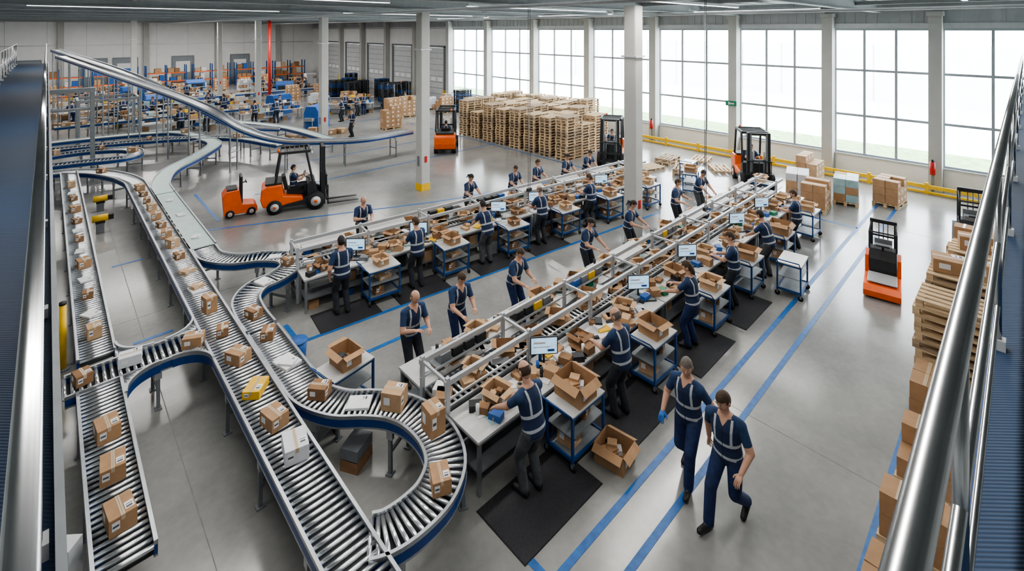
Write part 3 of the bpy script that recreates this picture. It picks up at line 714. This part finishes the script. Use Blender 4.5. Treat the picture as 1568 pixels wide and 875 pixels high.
def person(k,u,v,r=0,s=1.0,z=0.0): return put(PM[k],'man' if k not in 'CH' else 'woman',T(u,v,z,r,s))
zm=.016
for k,u,v,r,s in(('A',5.0,4.88,0,1.05),('B',7.1,4.80,-5,1.04),('C',9.7,4.82,5,1.02),('D',11.8,4.82,10,1.03)): person(k,u,v,r,s,zm)
person('E',13.9,4.80,-5,1.03); person('D',16.3,4.80,0,1.03)
for k,u,v,r,s in(('G',4.95,7.94,180,1.03),('I',6.05,7.96,175,1.02),('I',7.65,7.94,185,1.02),('H',10.2,7.9,180,1.01),('H',12.2,7.92,190,.99),('D',14.9,7.92,180,1.01),('E',16.7,7.98,170,1)): person(k,u,v,r,s)
for k,x,r in(('F',.72,0),('D',2.62,0),('E',4.75,0),('B',6.8,0),('D',8.95,5)):
    p=M1@Vector((x,-.46,zm)); person(k,p.x,p.y,-6.5+r,1.03,zm if x<8 else 0)
for k,x,r in(('G',2.2,0),('H',5.9,5),('I',7.8,0),('D',8.9,0),('H',10.4,0),('E',11.6,0)):
    p=M1@Vector((x,W1+.48,0)); person(k,p.x,p.y,173.5+r,1.0)
person('W1',6.85,3.45,98,1.06); person('W2',6.60,2.78,84,1.06)

# ------------------------------------------------------------------ vehicles
def wheel(b,x,y,r,w=.16):
    b.cyl((x-w/2,y,r),(x+w/2,y,r),r,BLACK,n=22); b.cyl((x-w/2-.006,y,r),(x+w/2+.006,y,r),r*.55,LGREY,n=16); b.cyl((x-w/2-.012,y,r),(x+w/2+.012,y,r),r*.2,ORANGE,n=10)
def forklift(M,driver=True):
    root=bpy.data.objects.new('forklift',None); COL.objects.link(root); root.matrix_world=M
    def ch(b,n,bev=.02):
        o=b.obj(n,None,bev); o.parent=root; return o
    b=MB(); b.prism([(-1.12,.28),(-1.2,.55),(-1.16,.88),(-1.0,1.0),(-.52,1.02),(-.46,.62),(.15,.52),(.18,.38),(-.4,.30),(-.7,.2)],-.52,.52,ORANGE)
    ch(b,'body',.04)
    b=MB(); b.prism([(-.95,.2),(-.95,.42),(.15,.42),(.35,.5),(.7,.45),(.7,.2)],-.50,.50,DARK); b.b2(-.3,.3,-.35,.2,.55,.68,BLACK)
    b.prism([(.32,.45),(.30,.92),(.42,1.02),(.58,.98),(.66,.5),(.62,.35)],-.5,.5,DARK)
    b.box((0,-.42,.98),(.46,.12,.5),BLACK,Rm=Matrix.Rotation(.2,3,'X')); b.b2(-.25,.25,-.34,.12,.68,.76,BLACK); b.b2(-.45,.45,-1.05,-.5,1.02,1.08,DARK)
    b.cyl((0,.42,.98),(0,.22,1.12),.02,DARK)
    for k in range(16):
        a0=2*math.pi*k/16;a1=2*math.pi*(k+1)/16; c=Vector((0,.2,1.14)); X=Vector((.17,0,0));Y=Vector((0,.07,.15)); b.cyl(c+X*math.cos(a0)+Y*math.sin(a0),c+X*math.cos(a1)+Y*math.sin(a1),.013,BLACK,n=6)
    ch(b,'seat_and_controls',.015)
    b=MB()
    for s in(-1,1):
        b.cyl((s*.48,-.72,1.05),(s*.46,-.55,2.1),.04,DARK,n=8); b.cyl((s*.48,.5,.95),(s*.46,.28,2.1),.04,DARK,n=8)
        b.b2(s*.46-.035,s*.46+.035,-.6,.42,2.06,2.15,DARK)
    for k in range(7): y=-.57+k*.16; b.b2(-.46,.46,y-.02,y+.02,2.09,2.13,DARK)
    b.b2(-.47,.47,.36,.42,2.06,2.15,DARK); b.b2(-.47,.47,-.6,-.54,2.06,2.15,DARK); ch(b,'overhead_guard',.006)
    b=MB()
    for s in(-1,1):
        b.b2(s*.36-.045,s*.36+.045,.78,.92,.1,2.2,DARK); b.b2(s*.28-.03,s*.28+.03,.82,.92,.12,2.15,GREYP); b.cyl((s*.2,.84,.15),(s*.2,.84,1.5),.03,ALU)
        b.b2(s*.25-.06,s*.25+.06,1.0,1.04,.05,.75,DARK); b.prism([(1.0,.05),(2.1,.05),(2.1,.065),(1.04,.10),(1.0,.10)],s*.25-.06,s*.25+.06,DARK)
    for z in(.3,1.1,2.1): b.b2(-.4,.4,.80,.90,z,z+.09,DARK)
    b.b2(-.45,.45,.94,1.0,.25,.33,DARK); b.b2(-.45,.45,.94,1.0,.6,.68,DARK)
    for k in range(5): b.b2(-.42+k*.21-.012,-.42+k*.21+.012,.95,.98,.68,1.15,DARK)
    b.b2(-.45,.45,.94,.99,1.13,1.17,DARK)
    ch(b,'mast_and_forks',.004)
    b=MB()
    for s in(-1,1): wheel(b,s*.5,.58,.31,.2); wheel(b,s*.46,-.75,.25,.17)
    ch(b,'wheels',0)
    b=MB(); b.cyl((.3,-.62,2.1),(.3,-.62,2.22),.04,ORANGE,n=10); b.cyl((-.35,.45,2.02),(-.35,.5,2.02),.05,FACADE,n=10); b.cyl((.35,.45,2.02),(.35,.5,2.02),.05,FACADE,n=10); ch(b,'beacon_and_lamps',0)
    if driver:
        o=put(PM['S'],'driver',None); o.parent=root; o.matrix_local=T(0,-.14,.33,0,.92)
forklift(T(6.75,18.7,0,-108,1.02)); forklift(T(21.8,8.1,0,125,1.08)); forklift(T(15.9,22.0,0,-40,1.05)); forklift(T(20.3,14.2,0,120,1.05),True); forklift(T(21,36.5,0,60),False)
def stand_truck(M,name='pallet_truck',col=ORANGE):
    b=MB()
    b.prism([(-.85,.06),(-.88,.22),(-.76,.34),(-.1,.40),(.0,.36),(.0,.06)],-.40,.40,col); b.b2(-.32,.32,-.7,-.05,.39,.42,LGREY)
    b.prism([(.0,.1),(.0,.75),(.12,1.0),(.38,1.02),(.46,.7),(.46,.1)],-.30,.30,DARK); b.b2(-.40,.40,.02,.50,.08,.46,col)
    for s in(-1,1):
        b.prism([(.02,.46),(.06,.80),(.44,.86),(.50,.46)],s*.355-.045,s*.355+.045,col)
        b.b2(s*.27-.035,s*.27+.035,.44,.54,.05,1.72,DARK); b.prism([(.54,.05),(1.55,.05),(1.55,.09),(.54,.13)],s*.2-.08,s*.2+.08,DARK)
        b.cyl((s*.30,.06,1.0),(s*.30,.0,1.5),.022,DARK,n=8); b.cyl((s*.30,.0,1.5),(s*.27,.48,1.65),.022,DARK,n=8)
        b.cyl((s*.33-.04,-.5,.09),(s*.33+.04,-.5,.09),.09,BLACK,n=14)
    b.b2(-.3,.3,.45,.53,1.62,1.72,DARK); b.b2(-.3,.3,.45,.53,.9,.96,DARK); b.b2(-.3,.3,.45,.53,1.25,1.3,DARK); b.cyl((-.30,0,1.5),(.30,0,1.5),.022,DARK,n=8); b.b2(-.20,.20,.42,.45,.95,1.2,GREYP)
    for x in(-.1,0,.1): b.cyl((x,.5,.4),(x,.5,1.65),.015,GREYP,n=6)
    b.cyl((0,.1,1.0),(0,-.12,1.18),.025,BLACK,n=8); b.cyl((-.15,-.12,1.18),(.15,-.12,1.18),.022,BLACK,n=8); b.b2(-.2,.2,.1,.3,1.0,1.12,GREYP)
    b.obj(name,M,.02)
stand_truck(T(15.45,2.55,0,-82,.93)); stand_truck(T(18.9,1.0,0,-80,1.15),'pallet_truck',DARK)
b=MB(); b.prism([(-.6,.12),(-.64,.8),(-.5,.98),(-.1,1.0),(.0,.45),(.4,.40),(.5,.3),(.5,.12)],-.36,.36,ORANGE); b.b2(-.30,.30,-.5,-.15,.98,1.05,DARK)
for s in(-1,1): b.b2(s*.28-.03,s*.28+.03,-.06,.02,.45,1.45,DARK)
b.b2(-.31,.31,-.06,.02,1.38,1.46,DARK); b.b2(-.25,.25,-.05,.0,.5,.9,DARK)
for s in(-1,1): wheel(b,s*.33,.30,.15,.1); wheel(b,s*.33,-.40,.15,.1)
b.cyl((-.2,.15,1.2),(.2,.15,1.2),.022,BLACK); b.cyl((0,0,1.15),(0,.15,1.2),.022,BLACK)
b.obj('tow_tractor',T(5.05,19.4,0,-100,.95),.03)

# ------------------------------------------------------------------ pallets
def pallet(b,z,m,w=1.2,l=.8,j=0):
    for k in range(5): y=-l/2+.05+k*(l-.1)/4; b.box((j,y,z+.133),(w,.11,.02),m)
    for x in(-w/2+.05,0,w/2-.05):
        b.box((x+j,0,z+.113),(.1,l,.02),m); 
        for y in(-l/2+.05,0,l/2-.05): b.box((x+j,y,z+.062),(.1,.1,.082),m)
    for y in(-l/2+.05,0,l/2-.05): b.box((j,y,z+.011),(w,.1,.02),m)
def pstack(n,w=1.2,l=.8):
    b=MB()
    for i in range(n): pallet(b,i*.145,WOOD if R()<.7 else WOOD2,w,l,U(-.03,.03))
    return b.mesh('pallet_stack')
PS=[pstack(14),pstack(13),pstack(11),pstack(15)]
for i in range(5):
    for j in range(9):
        if (i==3 and j<1) or (i==4 and j<2) or (i==0 and j==8): continue
        put(random.choice(PS),'pallet_stack',T(19.4+i*1.4,16.2+j*1.15+i*.2,0,U(-3,3)))
P1=pstack(1); P2=pstack(2)
for u,v,r,m in((21.2,10.9,20,P2),(20.6,12.3,-15,P1),(22.8,9.9,40,P1),(22.3,12.3,5,P2),(17.0,12.5,20,P1),(23.8,11.3,12,P1)): put(m,'pallet',T(u,v,0,r))
def loaded(u,v,r,rows,m,nx=3,ny=2,name='pallet_of_boxes'):
    b=MB(); pallet(b,0,WOOD)
    for k in range(rows):
        for x in range(nx):
            for y in range(ny):
                if k==rows-1 and R()<.25: continue
                mm=m if R()<.8 else random.choice([CARD,CARD2])
                cx=(x-(nx-1)/2)*.385;cy=(y-(ny-1)/2)*.39; h=.28
                b.box((cx,cy,.146+k*h+h/2),(.375,.38,h-.006),mm,U(-2,2)); b.box((cx,cy,.146+k*h+h),(.05,.38,.004),TAPE); b.box((cx-.05,cy-.193,.146+k*h+h*.55),(.12,.003,.1),WHITE)
    b.obj(name,T(u,v,0,r))
loaded(22.2,4.8,10,3,TEAL); loaded(23.1,3.6,-5,3,CARD); loaded(21.6,6.3,15,3,WBOX); loaded(23.6,6.4,0,4,CARD2); loaded(20.6,5.4,5,3,CARD)
put(PS[1],'pallet_stack',T(11.45,.78,0,90)); put(PS[0],'pallet_stack',T(12.4,.74,0,90)); put(PS[2],'pallet_stack',T(13.4,.66,0,90)); put(PS[1],'pallet_stack',T(14.4,.6,0,90)); cb(2,12.4,1.0,2.035,10,1.1); cb(0,13.4,.75,1.60,10,1.2); cb(1,12.4,.5,2.035,0,1.0); cb(0,14.4,.8,1.89,10,1.1)
for u,rw in((6.9,1),(8.1,2),(9.3,2),(10.4,3),(15.6,5),(16.9,5)): loaded(u,.74,90,rw,CARD)
for u,v,k in((20.5,43,1),(21.8,43.9,1),(20.2,45.8,1),(22,47,1),(18.5,32.2,0),(19.8,32.3,0),(23,34.0,2),(24.4,33.2,2),(17.3,43.4,2),(24,40,1),(22.5,40.5,1),(24,44,1),(16,60,0),(18,60,0),(13.5,60,0),(10,61,0),(6,61,0),(8,62,2),(20,56,0),(22,57,2),(24.6,52,1),(16.6,29.2,0),(24.3,31.4,1),(22.8,31.8,0),(10.2,55.6,0),(3,59.5,0),(0,60,0),(16.2,46,0),(3.5,56.8,0),(18.9,40.4,0),(19.6,48.2,0),(21.3,51,0),(17.5,56.5,0),(15.2,57.5,2)):
    if k==1: 
        b=MB()
        for i in range(12): pallet(b,i*.145,DARK if R()<.7 else BLUE)
        b.obj('plastic_pallet_stack',T(u,v,0,U(-10,10)))
    else: loaded(u,v,U(-8,8),random.choice([3,4,5]),CARD if k==0 else WBOX)
def far_cell(L=4.2):
    b=MB()
    b.b2(0,L,0,.8,.76,.8,TABLE)
    for x in(.1,L/2,L-.1):
        for y in(.06,.74): b.b2(x-.03,x+.03,y-.03,y+.03,0,1.3 if y>.5 else .76,GREYP)
    b.b2(0,L,.6,.8,1.2,1.23,SHELFW); b.b2(0,L,.05,.75,.3,.33,GREYP)
    for k in range(44):
        z,y=random.choice([(.8,.35),(.8,.3),(1.23,.7),(.33,.4),(0,.4),(.8,.5)]); s=U(.08,.2)
        b.box((U(.15,L-.2),y+U(-.12,.05),z+s*.7),(s*2,s*1.2,s*1.4),random.choice([CARD,CARD2,CARD3,CARD,CARD2,DARK,WHITE,WBOX,TOTE,TEAL,NAVYR,YBOX]),U(-20,20))
    return b.mesh('packing_bench')
FC=[far_cell() for _ in range(4)]
cells=[(3.95,36.9,0),(9.6,36.9,2),(2.6,42.0,3),(7.6,42.4,-2),(.5,45.6,2),(6.0,45.9,-2),(7,52.6,2),(14.5,52.8,-4),(15,37.6,-30),(.3,52.8,0),(-4.2,23.5,84)]
for i,(u,v,r) in enumerate(cells):
    M=T(u,v,0,r); put(FC[i%4],'packing_bench',M)
    for xx,yy,rr in random.sample([(.7,-.5,0),(2.1,-.52,0),(3.5,-.5,0),(1.4,1.35,180),(3.0,1.35,180)],3):
        p=M@Vector((xx,yy,0)); person(random.choice('ABCDEFHI'),p.x,p.y,r+rr+U(-12,12),U(.97,1.03))
# storage racks near the back wall and blue machines
def rack(u,v,r):
    b=MB(); L=3.6
    for x in(0,L/2,L):
        for y in(0,.9): b.b2(x-.05,x+.05,y-.05,y+.05,0,2.7,BLUE)
    for z in(.12,1.0,1.9):
        b.b2(0,L,0,.06,z-.1,z,ORANGE); b.b2(0,L,.84,.9,z-.1,z,ORANGE); b.b2(0,L,.06,.84,z-.03,z,GREYP)
        x=.12
        while x<L-.6:
            w=U(.35,.6); h=U(.3,.7)
            if abs(x+w/2-L/2)>.1+w/2 and R()<.85: b.b2(x,x+w,.1,.8,z,z+h,random.choice([CARD,CARD2,CARD3,WBOX,TOTE,CARD]))
            x+=w+.06
    b.obj('storage_rack',T(u,v,0,r))
for u,v in((-1,64.3),(3.3,64.3),(7.6,64.3),(11.9,64.3),(16.2,64.3),(20.5,64.3)): rack(u,v,0)
def machine(u,v,r):
    b=MB(); b.prism([(-.5,0),(-.5,1.2),(-.3,1.5),(.35,1.5),(.5,1.1),(.5,0)],-.8,.8,TOTE); b.b2(-.6,.6,-.53,-.5,.5,1.1,DARK); b.b2(.81,1.2,-.3,.3,.6,.8,ALU); b.b2(-1.2,-.81,-.3,.3,.6,.8,ALU); b.cyl((.6,0,1.5),(.6,0,1.8),.03,YELL,n=8)
    for x in(-1.1,1.1):
        for y in(-.25,.25): b.b2(x-.03,x+.03,y-.03,y+.03,0,.6,GREYP)
    b.obj('wrapping_machine',T(u,v,0,r),.02)
for u,v,r in((13.2,40.5,20),(6.3,48.0-1.0,0),(17.0,50.4,-20),(10.9,58.4,0),(5.5,55.2,10),(13.2,33.0,40)): machine(u,v,r)
for i in range(20):
    u,v=((.3+i*.62,50.2+.3*(i%2)) if i<8 and not 4.4<.3+i*.62<6 else (.6+(i-8)*.7,44.2) if i<14 else (10.6+(i-14)*.6,30.2))
    cb(random.choice([0,1,2,4]),u,v,0,U(0,90),U(1,1.4))
for k,u,v,r in(('D',15.3,33.8,40),('F',17.1,35.2,200),('F',13.6,28.6,100),('C',19.2,50.9,45),('D',20.5,33.8,0),('A',12,61.5,0),('F',4.8,58.2,80),('D',19.5,53.8,200)): person(k,u,v,r)
# small machinery
b=MB(); b.cyl((0,0,0),(0,0,1.25),.055,YELL); b.cyl((0,0,1.25),(0,0,1.3),.06,DARK); b.cyl((0,0,0),(0,0,.02),.12,GREYP); b.obj('yellow_guard_post',T(.22,12.9))
def motor(u,v,m=YELL,r=0):
    b=MB(); b.cyl((-.2,0,.45),(.2,0,.45),.11,m,n=16); b.b2(-.12,.12,-.12,.12,.3,.36,DARK); b.b2(.2,.34,-.08,.08,.37,.53,DARK); b.b2(-.1,.1,-.1,.1,0,.3,GREYP); b.obj('drive_motor',T(u,v,0,r))
motor(1.25,20.8); motor(1.4,23.2)
b=MB(); b.b2(-.14,.14,-.1,.1,0,.95,LGREY); b.b2(-.1,.1,-.11,-.1,.55,.85,WHITE); b.b2(-.03,.03,-.115,-.1,.4,.46,RED); b.obj('control_cabinet',T(.12,7.3,0,-40),.01)
b=MB(); b.cyl((0,0,.0),(0,0,.4),.14,TOTE,n=16,r1=.17); b.cyl((0,0,.4),(0,0,.42),.18,TOTE,n=16); b.obj('blue_bin',T(3.62,10.0))
b=MB()
for i in range(2): b.b2(-.2,.2,-.15,.15,i*.18,i*.18+.16,GREYP if i else CARD3)
b.obj('storage_crates',T(3.42,7.05,0,30))
b=MB(); x=25.6
b.b2(x-.04,x+.04,.8,16.3,.22,.36,YELL); b.b2(x-.04,x+.04,.8,16.3,.02,.1,YELL)
v=.9
while v<16.4: b.b2(x-.06,x+.06,v-.06,v+.06,0,.45,YELL); v+=1.9
b.obj('yellow_guard_rail')
def exting(u,v):
    b=MB(); b.cyl((0,0,.75),(0,0,1.25),.09,RED,n=14); b.cyl((0,0,1.25),(0,0,1.35),.04,DARK,n=10); b.cyl((0,0,1.33),(-.1,0,1.05),.012,DARK,n=6); b.b2(.05,.11,-.05,.05,0,1.3,GREYP); b.obj('fire_extinguisher',T(u,v,0))
exting(WU-.75,15.3); exting(WU-.75,2.65)
def cables(u,v,zb,name='hanging_cable'):
    b=MB()
    for s in(-.04,.04): b.cyl((s,0,zb),(s,0,ZC-.05),.010,GREYP,n=6)
    b.b2(-.09,.09,-.04,.04,zb-.1,zb,DARK); b.obj(name,T(u,v))
cables(11.4,11.2,1.42); cables(13.65,6.35,1.52)

# ------------------------------------------------------------------ walkways
b=MB(); ZD=4.7
b.b2(-1.25,.02,-1.2,38,ZD-.05,ZD,DECK); b.b2(.02,.05,-.0,38,ZD-.22,ZD+.1,GREYP); b.b2(-1.28,-1.25,-1.2,38,ZD-.22,ZD+.1,LGREY)
for v in range(2,38,3): b.b2(-1.25,.02,v-.06,v+.06,ZD-.2,ZD-.05,GREYP)
for v in (8,20,37): b.b2(-1.2,-1.04,v-.08,v+.08,0,ZD-.2,GREYP)
b.obj('walkway_platform')
def rail(b,p0,p1,posts,rt=.024):
    p0=Vector(p0);p1=Vector(p1)
    for z,r in((1.10,rt),(.62,.017),(.25,.012)): b.cyl(p0+Vector((0,0,z)),p1+Vector((0,0,z)),r,STEEL,n=16)
    n=posts
    for i in range(n):
        q=p0.lerp(p1,(i+.5)/n); b.cyl(q+Vector((0,0,-.0)),q+Vector((0,0,1.1)),.019,STEEL,n=12); b.box(q+Vector((0,0,.03)),(.07,.07,.06),LGREY)
b=MB(); rail(b,(-.03,-.6,ZD),(-.03,38,ZD),19); b.obj('walkway_handrail')
b=MB(); rail(b,(-1.2,-.6,ZD),(-1.2,38,ZD),21); b.obj('walkway_handrail')
b=MB(); b.b2(.05,24,-1.25,.15,ZD-.05,ZD,DECK); b.b2(.6,24,.15,.165,ZD-.12,ZD+.02,NAVYR); b.b2(.02,24,-1.28,-1.25,ZD-.22,ZD+.1,LGREY)
for u in (10,17,23.8): b.b2(u-.08,u+.08,-1.15,-1.0,0,ZD-.05,GREYP)
b.obj('walkway_platform')
b=MB(); rail(b,(.6,.125,ZD),(24,.125,ZD),10,.028); b.obj('walkway_handrail')
b=MB(); rail(b,(.6,-1.2,ZD),(24,-1.2,ZD),12); b.obj('walkway_handrail')

# ------------------------------------------------------------------ lights
def lum(u,v,L,ang,p):
    b=MB(); b.b2(-L/2,L/2,-.07,.07,.02,.1,LGREY); b.b2(-L/2,L/2,-.05,.05,0,.02,LAMP)
    for x in(-L*.35,L*.35): b.cyl((x,0,.1),(x,0,.28),.01,GREYP,n=6)
    o=b.obj('linear_luminaire',T(u,v,ZC-.36,ang))
    l=bpy.data.lights.new('lamp','AREA'); l.shape='RECTANGLE'; l.size=L; l.size_y=.3; l.energy=p; l.color=(1,.97,.93)
    lo=bpy.data.objects.new('lamp',l); COL.objects.link(lo); lo.parent=o; lo.matrix_local=Matrix.Translation((0,0,-.02))
for v,p in((1.2,250),(7.4,350),(13.3,350),(23,380),(33,500),(45,720),(57,1050)):
    for u in(3.5,14.5): lum(u,v,8,0,p)
for v in(8.5,18,28): lum(21.5,v,6,90,150)
w=bpy.data.worlds.new('overcast_sky'); bpy.context.scene.world=w; w.use_nodes=True; nt=w.node_tree; bg=nt.nodes['Background']
tc=nt.nodes.new('ShaderNodeTexCoord'); sp=nt.nodes.new('ShaderNodeSeparateXYZ'); cr=nt.nodes.new('ShaderNodeValToRGB')
nt.links.new(tc.outputs['Generated'],sp.inputs[0]); nt.links.new(sp.outputs['Z'],cr.inputs['Fac'])
cr.color_ramp.elements[0].color=(.97,.98,1,1); cr.color_ramp.elements[1].color=(.84,.91,1,1)
nt.links.new(cr.outputs['Color'],bg.inputs['Color']); bg.inputs['Strength'].default_value=13.0

# ------------------------------------------------------------------ camera
cd=bpy.data.cameras.new('camera'); cam=bpy.data.objects.new('camera',cd); COL.objects.link(cam)
cd.sensor_width=36; cd.lens=750/1568*36; cd.shift_y=-392.5/1568; cd.clip_start=.05; cd.clip_end=400
cam.location=(0,0,6.6); cam.rotation_euler=(math.radians(90),0,-math.atan2(.688,.725))
bpy.context.scene.camera=cam
vs=bpy.context.scene.view_settings; vs.view_transform='AgX'; vs.look='AgX - Medium High Contrast'; vs.exposure=0.0
